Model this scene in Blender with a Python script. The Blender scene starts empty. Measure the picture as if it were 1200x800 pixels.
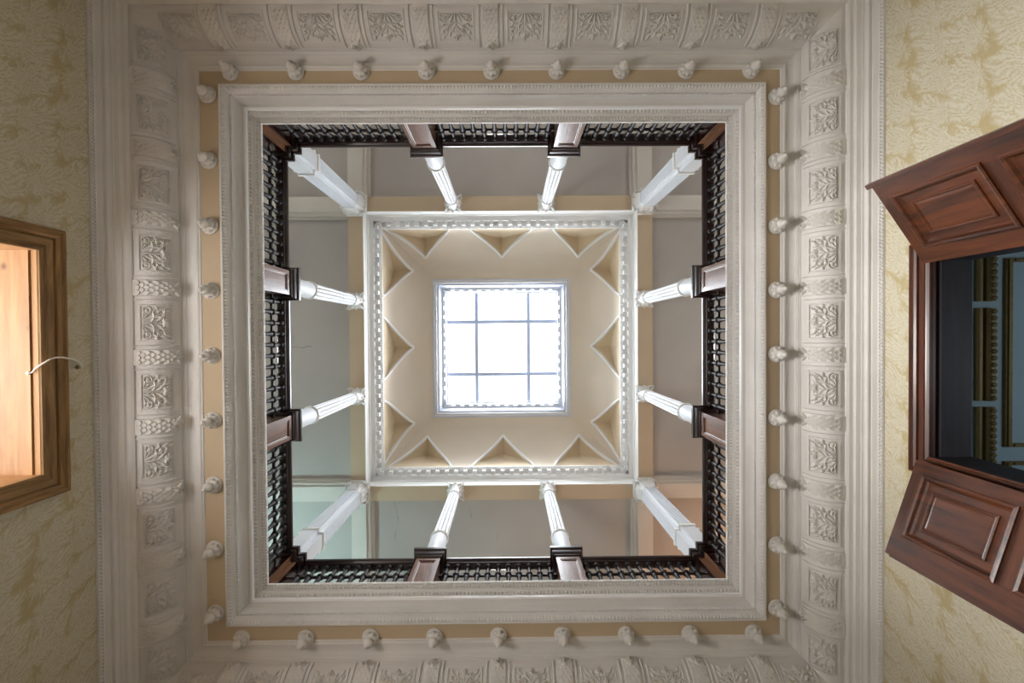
import bpy, math, random
from mathutils import Vector, Matrix
random.seed(7)
PI = math.pi
col = bpy.context.scene.collection
scene = bpy.context.scene

# ------------------------------------------------------------------ survey
F = 16 / 36 * 1200            # focal length in pixels of a 1200 px frame
CAM_Z = 0.30                  # camera height above the floor
RX, RY, RZ = -0.01230209, 0.00721061, 0.00732167
CAM_ROT = Matrix.Rotation(RX, 3, 'X') @ Matrix.Rotation(RY, 3, 'Y') @ Matrix.Rotation(RZ, 3, 'Z')


def U(px, py, d):
    """survey: point seen at (px, py) lying at height d above the camera"""
    v = CAM_ROT @ Vector((px - 600, py - 400, F))
    return v.x / v.z * d, v.y / v.z * d


def Zd(d):
    return d + CAM_Z


# ------------------------------------------------------------------ mesh helpers
class MB:
    def __init__(self):
        self.v = []
        self.f = []
        self.sm = []

    def add(self, verts, faces, smooth=False):
        n = len(self.v)
        self.v += [tuple(p) for p in verts]
        self.f += [tuple(n + i for i in f) for f in faces]
        self.sm += [smooth] * len(faces)
        return self

    def box(self, x0, x1, y0, y1, z0, z1):
        vs = [(x0, y0, z0), (x1, y0, z0), (x1, y1, z0), (x0, y1, z0), (x0, y0, z1), (x1, y0, z1), (x1, y1, z1), (x0, y1, z1)]
        return self.add(vs, [(3, 2, 1, 0), (4, 5, 6, 7), (0, 1, 5, 4), (1, 2, 6, 5), (2, 3, 7, 6), (3, 0, 4, 7)])

    def quad(self, a, b, c, d):
        return self.add([a, b, c, d], [(0, 1, 2, 3)])

    def prism(self, poly, z0, z1):
        n = len(poly)
        vs = [(x, y, z0) for x, y in poly] + [(x, y, z1) for x, y in poly]
        fs = [tuple(reversed(range(n))), tuple(range(n, 2 * n))]
        fs += [(i, (i + 1) % n, n + (i + 1) % n, n + i) for i in range(n)]
        return self.add(vs, fs)

    def loft(self, polys, caps=True, smooth=False):
        """polys: list of equal-length 3-D loops"""
        n = len(polys[0])
        vs = [p for loop in polys for p in loop]
        fs = []
        for k in range(len(polys) - 1):
            for i in range(n):
                j = (i + 1) % n
                fs.append((k * n + i, k * n + j, (k + 1) * n + j, (k + 1) * n + i))
        self.add(vs, fs, smooth)
        if caps:
            m = len(self.v) - len(vs)
            self.f.append(tuple(m + i for i in reversed(range(n))))
            self.f.append(tuple(m + (len(polys) - 1) * n + i for i in range(n)))
            self.sm += [False, False]
        return self

    def lathe(self, prof, seg=16, cx=0, cy=0, rf=None, smooth=True):
        loops = []
        for r, z in prof:
            loops.append([(cx + (r if rf is None else rf(r, z, 2 * PI * i / seg)) * math.cos(2 * PI * i / seg),
                           cy + (r if rf is None else rf(r, z, 2 * PI * i / seg)) * math.sin(2 * PI * i / seg), z) for i in range(seg)])
        return self.loft(loops, True, smooth)

    def ball(self, c, rx, ry, rz, seg=8, rings=5):
        loops = []
        for k in range(rings + 1):
            a = -PI / 2 + PI * (k / rings)
            a = max(-PI / 2 + .12, min(PI / 2 - .12, a))
            loops.append([(c[0] + rx * math.cos(a) * math.cos(2 * PI * i / seg), c[1] + ry * math.cos(a) * math.sin(2 * PI * i / seg), c[2] + rz * math.sin(a)) for i in range(seg)])
        return self.loft(loops, True, True)

    def tube(self, pts, r, seg=6):
        loops = []
        pts = [Vector(p) for p in pts]
        for i, p in enumerate(pts):
            t = (pts[min(i + 1, len(pts) - 1)] - pts[max(i - 1, 0)]).normalized()
            a = Vector((0, 0, 1)) if abs(t.z) < .9 else Vector((1, 0, 0))
            u = t.cross(a).normalized()
            w = u.cross(t)
            rr = r[i] if isinstance(r, (list, tuple)) else r
            loops.append([tuple(p + (u * math.cos(2 * PI * k / seg) + w * math.sin(2 * PI * k / seg)) * rr) for k in range(seg)])
        return self.loft(loops, True, True)

    def ring(self, rect, prof):
        """mitred moulding: prof = [(inset, d)], rect = (xl, xr, yt, yb)"""
        xl, xr, yt, yb = rect
        loops = []
        for p, d in prof:
            z = Zd(d)
            loops.append([(xl + p, yt + p, z), (xr - p, yt + p, z), (xr - p, yb - p, z), (xl + p, yb - p, z)])
        return self.loft(loops, False)

    def build(self, name, mat, parent=None):
        me = bpy.data.meshes.new(name)
        me.from_pydata(self.v, [], self.f)
        for p, s in zip(me.polygons, self.sm):
            p.use_smooth = s
        me.validate()
        me.update()
        if mat:
            me.materials.append(mat)
        o = bpy.data.objects.new(name, me)
        col.objects.link(o)
        if parent:
            o.parent = parent
        return o


def tag(o, label=None, cat=None, group=None, kind=None):
    if label: o['label'] = label
    if cat: o['category'] = cat
    if group: o['group'] = group
    if kind: o['kind'] = kind
    return o


def empty(name, loc=(0, 0, 0), rz=0):
    o = bpy.data.objects.new(name, None)
    o.empty_display_size = .05
    o.location = loc
    o.rotation_euler = (0, 0, rz)
    col.objects.link(o)
    return o


kids = {}


def copy_tree(o, parent=None):
    c = o.copy()
    col.objects.link(c)
    c.parent = parent
    for ch in list(o.children):
        copy_tree(ch, c)
    return c


ORD = ['first', 'second', 'third', 'fourth', 'fifth', 'sixth', 'seventh', 'eighth', 'ninth', 'tenth']


def order(i, n, a, b):
    """'third from the left' counted from the nearer end"""
    if n % 2 and i == n // 2: return 'the middle one'
    if i < n / 2:
        return ('the one nearest the %s' % a) if i == 0 else '%s from the %s' % (ORD[i], a)
    j = n - 1 - i
    return ('the one nearest the %s' % b) if j == 0 else '%s from the %s' % (ORD[j], b)


# side k: 0 top edge of the photo, 1 right, 2 bottom, 3 left; local x runs along, y points into the well
SIDE = ['top', 'right', 'bottom', 'left']
ENDS = [('left', 'right'), ('top', 'bottom'), ('right', 'left'), ('bottom', 'top')]


def side_point(rect, k, s, p):
    """s = world coordinate along the side, p = inset"""
    xl, xr, yt, yb = rect
    return [(s, yt + p), (xr - p, s), (s, yb - p), (xl + p, s)][k]


def bead_row(mb, rect, p, d, pitch, fn):
    """calls fn(place) for small lumps along all four sides; place(x, y, z) maps local to world"""
    xl, xr, yt, yb = rect
    for k in range(4):
        a, b = [(xl + p, xr - p), (yt + p, yb - p), (xr - p, xl + p), (yb - p, yt + p)][k]
        L = abs(b - a)
        n = int(L / pitch)
        for i in range(n):
            s = a + (b - a) * (i + .5) / n
            bx, by = side_point(rect, k, s, p)
            c, sn = [(1, 0), (0, 1), (-1, 0), (0, -1)][k]

            def place(x, y, z, bx=bx, by=by, c=c, sn=sn):
                return (bx + x * c - y * sn, by + x * sn + y * c, Zd(d) + z)
            fn(mb, place)


def lump(w, h, z):
    """egg: width along, reach along the slope (h inward, z up), bulging down"""
    def fn(mb, P):
        vs = [P(-w, 0, 0), P(w, 0, 0), P(w * .8, h, z), P(-w * .8, h, z), P(0, h * .1 + .35 * w, -.95 * w), P(0, h * .75 + .45 * w, z * .75 - .9 * w)]
        mb.add(vs, [(0, 1, 4), (1, 2, 5, 4), (2, 3, 5), (3, 0, 4, 5)], False)
    return fn


def block(w, y0, y1, z0, z1):
    def fn(mb, P):
        vs = [P(x, y, z) for z in (z0, z1) for x, y in ((-w, y0), (w, y0), (w, y1), (-w, y1))]
        mb.add(vs, [(3, 2, 1, 0), (4, 5, 6, 7), (0, 1, 5, 4), (1, 2, 6, 5), (2, 3, 7, 6), (3, 0, 4, 7)])
    return fn


# ------------------------------------------------------------------ materials
def srgb(r, g, b):
    f = lambda c: ((c / 255 + .055) / 1.055) ** 2.4 if c > 10 else c / 255 / 12.92
    return (f(r), f(g), f(b), 1)


def new_mat(name):
    m = bpy.data.materials.new(name)
    m.use_nodes = True
    nt = m.node_tree
    return m, nt, nt.nodes, nt.links, nt.nodes['Principled BSDF']


def painted(name, rgb, rough=.6, var=.12, scale=3.0, bump=.15, bscale=60, dirt=None, spec=.3):
    m, nt, N, L, b = new_mat(name)
    tc = N.new('ShaderNodeTexCoord')
    no = N.new('ShaderNodeTexNoise'); no.inputs['Scale'].default_value = scale; no.inputs['Detail'].default_value = 6
    L.new(tc.outputs['Object'], no.inputs['Vector'])
    cr = N.new('ShaderNodeValToRGB')
    c = srgb(*rgb)
    d = srgb(*dirt) if dirt else tuple(x * (1 - var) for x in c[:3]) + (1,)
    cr.color_ramp.elements[0].position = .3; cr.color_ramp.elements[0].color = d
    cr.color_ramp.elements[1].position = .62; cr.color_ramp.elements[1].color = c
    L.new(no.outputs['Fac'], cr.inputs['Fac'])
    L.new(cr.outputs['Color'], b.inputs['Base Color'])
    b.inputs['Roughness'].default_value = rough
    b.inputs['Specular IOR Level'].default_value = spec
    if bump:
        n2 = N.new('ShaderNodeTexNoise'); n2.inputs['Scale'].default_value = bscale; n2.inputs['Detail'].default_value = 3
        L.new(tc.outputs['Object'], n2.inputs['Vector'])
        bp = N.new('ShaderNodeBump'); bp.inputs['Strength'].default_value = bump; bp.inputs['Distance'].default_value = .01
        L.new(n2.outputs['Fac'], bp.inputs['Height']); L.new(bp.outputs['Normal'], b.inputs['Normal'])
    return m


def wood(name, dark, light, axis='Z', rough=.3, scale=1.0, knots=False, coat=.0, spec=.5):
    m, nt, N, L, b = new_mat(name)
    tc = N.new('ShaderNodeTexCoord'); mp = N.new('ShaderNodeMapping')
    s = [9 * scale] * 3
    s['XYZ'.index(axis)] = .9 * scale
    mp.inputs['Scale'].default_value = s
    L.new(tc.outputs['Object'], mp.inputs['Vector'])
    no = N.new('ShaderNodeTexNoise'); no.inputs['Scale'].default_value = 3; no.inputs['Detail'].default_value = 8; no.inputs['Roughness'].default_value = .62
    no.inputs['Distortion'].default_value = .6
    L.new(mp.outputs['Vector'], no.inputs['Vector'])
    cr = N.new('ShaderNodeValToRGB')
    cr.color_ramp.elements[0].position = .32; cr.color_ramp.elements[0].color = srgb(*dark)
    cr.color_ramp.elements[1].position = .68; cr.color_ramp.elements[1].color = srgb(*light)
    L.new(no.outputs['Fac'], cr.inputs['Fac'])
    out = cr.outputs['Color']
    if knots:
        vo = N.new('ShaderNodeTexVoronoi'); vo.inputs['Scale'].default_value = 4.6
        mp2 = N.new('ShaderNodeMapping'); mp2.inputs['Scale'].default_value = (1, .8, 1)
        L.new(tc.outputs['Object'], mp2.inputs['Vector']); L.new(mp2.outputs['Vector'], vo.inputs['Vector'])
        c2 = N.new('ShaderNodeValToRGB')
        c2.color_ramp.elements[0].position = .03; c2.color_ramp.elements[0].color = (.75, .75, .75, 1)
        c2.color_ramp.elements[1].position = .11; c2.color_ramp.elements[1].color = (0, 0, 0, 1)
        L.new(vo.outputs['Distance'], c2.inputs['Fac'])
        mx = N.new('ShaderNodeMixRGB'); mx.inputs['Color2'].default_value = srgb(92, 58, 36)
        L.new(c2.outputs['Color'], mx.inputs['Fac']); L.new(out, mx.inputs['Color1'])
        out = mx.outputs['Color']
    L.new(out, b.inputs['Base Color'])
    b.inputs['Roughness'].default_value = rough
    b.inputs['Specular IOR Level'].default_value = spec
    b.inputs['Coat Weight'].default_value = coat
    b.inputs['Coat Roughness'].default_value = .15
    bp = N.new('ShaderNodeBump'); bp.inputs['Strength'].default_value = .08; bp.inputs['Distance'].default_value = .01
    L.new(no.outputs['Fac'], bp.inputs['Height']); L.new(bp.outputs['Normal'], b.inputs['Normal'])
    return m


def wallpaper(name, ground, leaf, edge):
    """damask paper: fans of feathery leaves over a golden ground"""
    m, nt, N, L, b = new_mat(name)

    def math_(op, a, c=None, cl=False):
        n = N.new('ShaderNodeMath'); n.operation = op; n.use_clamp = cl
        for i, x in enumerate((a, c)):
            if x is None: continue
            if isinstance(x, (int, float)): n.inputs[i].default_value = x
            else: L.new(x, n.inputs[i])
        return n.outputs[0]
    tc = N.new('ShaderNodeTexCoord')
    sp = N.new('ShaderNodeSeparateXYZ'); L.new(tc.outputs['Object'], sp.inputs[0])
    y, z = sp.outputs['Y'], sp.outputs['Z']
    cb = N.new('ShaderNodeCombineXYZ')
    # half-drop repeat: skew the plane
    L.new(math_('MULTIPLY', math_('ADD', y, math_('MULTIPLY', z, .45)), 5.2), cb.inputs['X'])
    L.new(math_('MULTIPLY', z, 4.4), cb.inputs['Y'])
    nz = N.new('ShaderNodeTexNoise'); nz.inputs['Scale'].default_value = 2.2; nz.inputs['Detail'].default_value = 4
    L.new(cb.outputs[0], nz.inputs['Vector'])
    sub = N.new('ShaderNodeVectorMath'); sub.operation = 'SUBTRACT'; sub.inputs[1].default_value = (.5, .5, .5)
    L.new(nz.outputs['Color'], sub.inputs[0])
    scl = N.new('ShaderNodeVectorMath'); scl.operation = 'SCALE'; scl.inputs['Scale'].default_value = .55
    L.new(sub.outputs[0], scl.inputs[0])
    ad = N.new('ShaderNodeVectorMath'); ad.operation = 'ADD'
    L.new(cb.outputs[0], ad.inputs[0]); L.new(scl.outputs[0], ad.inputs[1])
    vo = N.new('ShaderNodeTexVoronoi'); vo.inputs['Scale'].default_value = 1.0; vo.inputs['Randomness'].default_value = .35; vo.voronoi_dimensions = '2D'
    L.new(ad.outputs[0], vo.inputs['Vector'])
    df = N.new('ShaderNodeVectorMath'); df.operation = 'SUBTRACT'
    L.new(ad.outputs[0], df.inputs[0]); L.new(vo.outputs['Position'], df.inputs[1])
    s2 = N.new('ShaderNodeSeparateXYZ'); L.new(df.outputs[0], s2.inputs[0])
    ang = math_('ARCTAN2', s2.outputs['X'], math_('ADD', s2.outputs['Y'], .42))
    fan = math_('SINE', math_('ADD', math_('MULTIPLY', ang, 30.0), math_('MULTIPLY', vo.outputs['Distance'], 9.0)))
    lobes = math_('MULTIPLY', math_('SINE', math_('MULTIPLY', ang, 9.0)), .07)
    reach = math_('ADD', vo.outputs['Distance'], lobes)
    mask = math_('SUBTRACT', 1.0, math_('DIVIDE', math_('SUBTRACT', reach, .46), .2), True)
    n3 = N.new('ShaderNodeTexNoise'); n3.inputs['Scale'].default_value = 9; n3.inputs['Detail'].default_value = 6; n3.inputs['Distortion'].default_value = 2.0
    L.new(cb.outputs[0], n3.inputs['Vector'])
    v = math_('MULTIPLY', mask, math_('ADD', .62, math_('ADD', math_('MULTIPLY', fan, .22), math_('MULTIPLY', math_('SUBTRACT', n3.outputs['Fac'], .5), 1.3))))
    v = math_('ADD', v, math_('MULTIPLY', math_('SUBTRACT', n3.outputs['Fac'], .45), .7), True)
    cr = N.new('ShaderNodeValToRGB')
    cr.color_ramp.elements[0].position = .0; cr.color_ramp.elements[0].color = srgb(*ground)
    cr.color_ramp.elements[1].position = .85; cr.color_ramp.elements[1].color = srgb(*leaf)
    e = cr.color_ramp.elements.new(.42); e.color = srgb(*edge)
    L.new(v, cr.inputs['Fac']); L.new(cr.outputs['Color'], b.inputs['Base Color'])
    b.inputs['Roughness'].default_value = .6
    b.inputs['Specular IOR Level'].default_value = .25
    bp = N.new('ShaderNodeBump'); bp.inputs['Strength'].default_value = .15; bp.inputs['Distance'].default_value = .004
    L.new(v, bp.inputs['Height']); L.new(bp.outputs['Normal'], b.inputs['Normal'])
    return m


plaster = painted('plaster_white', (226, 223, 220), .65, .10, 2.5, .2, 55)
plaster_hi = painted('plaster_relief', (226, 223, 219), .6, .10, 6, .25, 80)
gloss_white = painted('gloss_white_paint', (212, 215, 219), .35, .03, 2, .05, 30, spec=.5)
white_upper = painted('upper_white_paint', (242, 242, 240), .5, .05, 3, .1, 50)
tan = painted('tan_paint', (202, 182, 154), .7, .06, 2, .1, 40)
tan_lantern = painted('lantern_tan_paint', (226, 213, 194), .75, .05, 1.3, .08, 30)
tan_lunette = painted('lunette_tan_and_shade', (224, 205, 174), .75, .06, 2, .08, 30)  # darker than the cove tan, partly for vault shade put into the colour
skylit_fillet = painted('skylit_fillet_tone', (250, 250, 250), .3, .02, 3, 0, spec=.5)  # whiter than the plaster: skylight on the edge put into the colour
frame_white = painted('skylight_frame_paint', (208, 212, 220), .45, .03, 3, .05, 40)
grey_ceiling = painted('gallery_grey_paint', (184, 179, 173), .75, .08, 1.2, .1, 20)
beam_paint = painted('gallery_beam_paint', (212, 207, 198), .75, .06, 2, .1, 30)
dark_wood = wood('dark_stained_wood', (20, 9, 7), (52, 24, 18), 'Z', .22, 1.2, coat=.5)
dark_rail = wood('dark_rail_wood', (18, 8, 7), (46, 20, 16), 'X', .3, 1.2, coat=.25)
baluster_wood = wood('baluster_wood', (16, 9, 8), (36, 20, 16), 'Z', .55, 1.2, spec=.25)
notch_wood = wood('notch_brown_wood', (84, 52, 32), (134, 92, 60), 'Z', .6, 1.4, spec=.2)
brown_wood = wood('pedestal_brown_wood', (70, 40, 26), (118, 74, 50), 'Z', .28, 1.4, coat=.3)
mahogany = wood('mahogany', (44, 21, 11), (102, 54, 28), 'Z', .34, .8, coat=.25)
mahogany_rail = wood('mahogany_rail', (44, 21, 11), (100, 53, 27), 'X', .34, .8, coat=.25)
mahogany_frame = wood('mahogany_architrave', (46, 22, 14), (92, 48, 28), 'Y', .42, .8, coat=.12)
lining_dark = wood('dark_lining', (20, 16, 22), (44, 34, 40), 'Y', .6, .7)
oak_y = wood('oak_architrave_head', (108, 78, 38), (168, 130, 78), 'Y', .45, 1.0)
oak_z = wood('oak_architrave_side', (108, 78, 38), (168, 130, 78), 'Z', .45, 1.0)
pine = wood('pine_boards', (158, 114, 70), (192, 148, 98), 'Y', .5, .6, knots=True)
paper = wallpaper('damask_wallpaper', (184, 168, 128), (208, 203, 186), (196, 186, 158))
gilt, nt, N, L, b = new_mat('gilt_moulding')
b.inputs['Base Color'].default_value = srgb(126, 104, 58); b.inputs['Metallic'].default_value = .35; b.inputs['Roughness'].default_value = .45
no = N.new('ShaderNodeTexNoise'); no.inputs['Scale'].default_value = 40
cr = N.new('ShaderNodeValToRGB'); cr.color_ramp.elements[0].color = srgb(84, 66, 34); cr.color_ramp.elements[1].color = srgb(150, 126, 76)
L.new(no.outputs['Fac'], cr.inputs['Fac']); L.new(cr.outputs['Color'], b.inputs['Base Color'])
blue_paint = painted('blue_grey_ceiling_paint', (160, 178, 186), .6, .08, 3, .1, 40)
floor_mat = wood('floor_boards', (116, 108, 102), (152, 144, 138), 'Y', .4, .8)
cable_mat = painted('white_cable_plastic', (238, 234, 226), .4, .03, 5, 0)
bar_mat = painted('glazing_bar_paint', (200, 212, 240), .5, .05, 5, 0)
crack_mat = painted('crack_dark', (74, 70, 64), .9, .1, 20, 0)
brass = painted('dull_brass', (120, 98, 70), .4, .1, 9, 0)

glass, nt, N, L, b = new_mat('skylight_glass')
b.inputs['Base Color'].default_value = (1, 1, 1, 1)
tr = N.new('ShaderNodeBsdfTransparent'); gl = N.new('ShaderNodeBsdfGlossy'); gl.inputs['Roughness'].default_value = .05
no = N.new('ShaderNodeTexNoise'); no.inputs['Scale'].default_value = 3
cr = N.new('ShaderNodeValToRGB'); cr.color_ramp.elements[0].color = (.93, .96, 1, 1); cr.color_ramp.elements[1].color = (1, 1, 1, 1)
L.new(no.outputs['Fac'], cr.inputs['Fac']); L.new(cr.outputs['Color'], tr.inputs['Color'])
ms = N.new('ShaderNodeMixShader'); ms.inputs['Fac'].default_value = .06
L.new(tr.outputs[0], ms.inputs[1]); L.new(gl.outputs[0], ms.inputs[2])
L.new(ms.outputs[0], N['Material Output'].inputs['Surface'])

# ------------------------------------------------------------------ key rectangles (xl, xr, yt, yb)
LIP = (-2.549, 2.314, -2.249, 2.546)          # inner edge of the lower cornice lip, d = 3.10
WALL = (-2.717, 2.484, -2.417, 2.714)
D_TAN = 3.37
k = D_TAN / F
TAN = (-356.1 * k, 324.8 * k, -317.4 * k, 363.1 * k)
k = 3.35 / F
SOF = (-334.3 * k, 302.6 * k, -294.0 * k, 339.2 * k)
k = 3.66 / F
WELL = (-284.5 * k, 256.0 * k, -245.6 * k, 288.7 * k)
COLR = (-2.31, 2.065, -2.005, 2.36)           # axis of columns, pedestals and handrails
D_FLOOR2 = 3.80
D_ENT = 6.95
k = D_ENT / F
ENT = (-168.9 * k, 151.6 * k, -146.0 * k, 175.4 * k)
CX, CY = (COLR[0] + COLR[1]) / 2, (COLR[2] + COLR[3]) / 2
COLX = (CX - .705, CX + .705)
COLY = (CY - .725, CY + .725)
GAL = (COLR[0] - 1.7, COLR[1] + 1.7, COLR[2] - 1.7, COLR[3] + 1.7)

# ------------------------------------------------------------------ lower hall shell
xl, xr, yt, yb = WALL
ZT = Zd(3.14)
mb = MB().quad((xl - .6, yt - .2, 0), (xr + 3, yt - .2, 0), (xr + 3, yb + .2, 0), (xl - .6, yb + .2, 0))
tag(mb.build('floor', floor_mat), 'wooden floor of the lower hall', 'floor', kind='structure')


def wall_with_hole(x, y0, y1, zt, hy0, hy1, hz):
    m = MB()
    m.quad((x, y0, 0), (x, hy0, 0), (x, hy0, zt), (x, y0, zt))
    m.quad((x, hy1, 0), (x, y1, 0), (x, y1, zt), (x, hy1, zt))
    m.quad((x, hy0, hz), (x, hy1, hz), (x, hy1, zt), (x, hy0, zt))
    return m


LO = dict(y0=-.513, y1=.783, z=Zd(2.645))      # left opening
RO = dict(y0=-.424, y1=.728, z=Zd(2.651))      # right opening
tag(wall_with_hole(xl, yt, yb, ZT, LO['y0'], LO['y1'], LO['z']).build('wall_left', paper), 'dim cream and gold damask papered wall around the pine-lined opening', 'wall', kind='structure')
tag(wall_with_hole(xr, yt, yb, ZT, RO['y0'], RO['y1'], RO['z']).build('wall_right', paper), 'bright cream and gold damask papered wall behind the open mahogany doors', 'wall', kind='structure')
tag(MB().quad((xl, yt, 0), (xr, yt, 0), (xr, yt, ZT), (xl, yt, ZT)).build('wall_back', paper), 'papered wall below the cornice at the top of the photo', 'wall', kind='structure')
tag(MB().quad((xl, yb, 0), (xr, yb, 0), (xr, yb, ZT), (xl, yb, ZT)).build('wall_front', paper), 'papered wall below the cornice at the bottom of the photo', 'wall', kind='structure')

# lower cornice moulding (picture-rail stack) around the hall
W2L = .168
prof = [(0, 2.985), (.012, 2.985), (.018, 2.992), (.018, 3.0), (.028, 3.0), (.034, 3.008), (.05, 3.018), (.056, 3.022), (.056, 3.03), (.075, 3.03), (.08, 3.034), (.08, 3.05),
        (.088, 3.058), (.094, 3.058), (.1, 3.064), (.125, 3.072), (.128, 3.078), (.128, 3.085), (.135, 3.09), (.155, 3.094), (.162, 3.1), (.168, 3.105), (.168, 3.118), (.15, 3.125), (.13, 3.135), (0, 3.14)]
mb = MB().ring(WALL, prof)
bead_row(mb, WALL, .018, 2.988, .024, lump(.008, .010, .01))
tag(mb.build('trim_1', plaster), 'white stepped plaster moulding where papered walls meet the cornice', 'moulding', kind='structure')

# swelling frieze + crown moulding
BP, BD, B0 = .17, .19, 3.12


def bulge(v, n=0.0):
    """v 0..1 along the swelling; n height above it -> (inset, d)"""
    t = v * PI / 2
    p, d = BP * math.sin(t), B0 + BD * (1 - math.cos(t))
    a, c = BD * math.sin(t) + .02, -BP * math.cos(t)
    l = math.hypot(a, c)
    return p + a / l * n, d + c / l * n


prof = [(-.03, 3.118)] + [bulge(i / 14) for i in range(15)]
prof += [(.172, 3.318), (.18, 3.318), (.18, 3.324), (.19, 3.326), (.195, 3.332), (.2, 3.334)]
prof += [(.2 + .055 * (1 - math.cos(a)), 3.334 + .024 * math.sin(a)) for a in (.3, .6, .9, 1.2, 1.5)]
prof += [(.262, 3.358), (.262, 3.352), (.27, 3.351), (.278, 3.353), (.285, 3.36), (.292, 3.36), (.299, 3.372), (.30, 3.40)]
mb = MB().ring(LIP, prof)
tag(mb.build('trim_2', plaster), 'white swelling plaster frieze and crown moulding around the hall ceiling', 'cornice', kind='structure')

# tan soffit band (hall ceiling)
mb = MB().ring(TAN, [(-.02, D_TAN), (TAN[1] - TAN[0], D_TAN)][:1] + [(SOF[0] - TAN[0] + .02, D_TAN)])
tag(mb.build('ceiling', tan), 'flat tan painted ceiling band carrying the plaster pendants', 'ceiling', kind='structure')

# well frame: fluted outer moulding, fascia, fillet with skylight put into its colour, inner enriched moulding
prof = [(-.004, 3.38), (-.004, 3.352), (0, 3.346), (.01, 3.346), (.014, 3.35), (.014, 3.356), (.018, 3.36)]
prof += [(.018 + .022 * math.sin(a), 3.36 + .06 * (1 - math.cos(a))) for a in (.3, .6, .9, 1.2, 1.5)]
prof += [(.046, 3.425), (.048, 3.432), (.043, 3.44), (.043, 3.47), (.047, 3.50), (.06, 3.525), (.07, 3.528), (.08, 3.529), (.08, 3.556), (.08, 3.558), (.086, 3.566), (.088, 3.578)]
prof += [(.104, 3.588), (.104, 3.60), (.118, 3.61), (.12, 3.628), (.132, 3.636), (.134, 3.645), (.147, 3.652), (.147, 3.668), (.13, 3.676), (.07, 3.68), (.055, 3.81)]
mb = MB().ring(SOF, prof)
bead_row(mb, SOF, .016, 3.354, .025, lump(.0098, .022, .045))
bead_row(mb, SOF, .041, 3.420, .018, block(.0055, 0, .012, -.008, .010))
bead_row(mb, SOF, .087, 3.576, .03, lump(.012, .016, .012))
bead_row(mb, SOF, .119, 3.622, .024, lump(.0095, .012, .012))
bead_row(mb, SOF, .134, 3.646, .024, block(.006, 0, .014, -.006, .01))
t3 = mb.build('trim_3', plaster)
tag(t3, 'white enriched plaster moulding framing the open light well', 'moulding', kind='structure')
MB().ring(SOF, [(.078, 3.531), (.078, 3.527), (.094, 3.527), (.094, 3.556), (.078, 3.558)]).build('fillet', skylit_fillet, t3)

# gallery floor slab behind the well frame
mb = MB()
gx0, gx1, gy0, gy1 = GAL
wx0, wx1, wy0, wy1 = WELL[0] - .11, WELL[1] + .11, WELL[2] - .11, WELL[3] + .11
z = Zd(D_FLOOR2)
mb.quad((gx0, gy0, z), (gx1, gy0, z), (wx1, wy0, z), (wx0, wy0, z)).quad((gx1, gy0, z), (gx1, gy1, z), (wx1, wy1, z), (wx1, wy0, z))
mb.quad((gx1, gy1, z), (gx0, gy1, z), (wx0, wy1, z), (wx1, wy1, z)).quad((gx0, gy1, z), (gx0, gy0, z), (wx0, wy0, z), (wx0, wy1, z))
tag(mb.build('floor', floor_mat), 'gallery floor slab behind the dark balustrade', 'floor', kind='structure')

# ------------------------------------------------------------------ plaster ornaments on the cornice
PEND = [
    [(271, 84), (349, 84), (426, 83), (501, 83), (577, 83), (653, 83), (729, 83), (804, 83), (879, 84)],
    [(908, 114), (911, 188), (913, 263), (912, 338), (913, 413), (914, 489), (915, 563), (913, 637), (912, 711)],
    [(882, 741), (810, 742), (735, 743), (659, 744), (585, 745), (509, 745), (434, 745), (360, 746), (284, 746)],
    [(252, 717), (249, 641), (246, 566), (243, 491), (242, 415), (241, 339), (240, 264), (240, 188), (240, 112)],
]
POS = []     # along-side coordinate of each pendant / bracket
for s in range(4):
    vals = [U(px, py, D_TAN)[0 if s in (0, 2) else 1] for px, py in PEND[s]]
    a, bq = vals[0], vals[-1]
    POS.append([a + (bq - a) * i / 8 for i in range(9)])

# pendant: scalloped back plate, ring of petals, bud
pend = empty('plaster_pendant')
mb = MB().lathe([(.054, 0), (.062, -.006), (.062, -.012), (.054, -.018), (.03, -.02)], 24)
mb.build('back_plate', plaster_hi, pend)
mb = MB()
sc = lambda r, z, a: r * (1 + .13 * math.cos(8 * a) * (1 if r > .03 else .3))
mb.lathe([(.03, -.016), (.046, -.024), (.051, -.036), (.044, -.048), (.026, -.052)], 48, rf=sc)
mb.build('petal_ring', plaster_hi, pend)
mb = MB().lathe([(.022, -.044), (.020, -.054), (.027, -.060), (.033, -.070), (.035, -.082), (.032, -.096), (.024, -.106), (.014, -.112), (.013, -.118), (.015, -.124), (.012, -.131), (.004, -.136)], 18,
                rf=lambda r, z, a: r * (1 + .06 * math.cos(6 * a)))
mb.build('bud', plaster_hi, pend)
first = True
for s in range(4):
    for i in range(9):
        o = pend if first else copy_tree(pend)
        first = False
        x, y = side_point(TAN, s, POS[s][i], .066)
        o.location = (x, y, Zd(D_TAN) + .001)
        o.rotation_euler = (0, 0, s * PI / 2 + random.uniform(-.3, .3))
        tag(o, 'white plaster pendant in the %s row of the tan band, %s' % (SIDE[s], order(i, 9, *ENDS[s])), 'plaster ornament', 'plaster pendants on the tan ceiling band')


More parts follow.
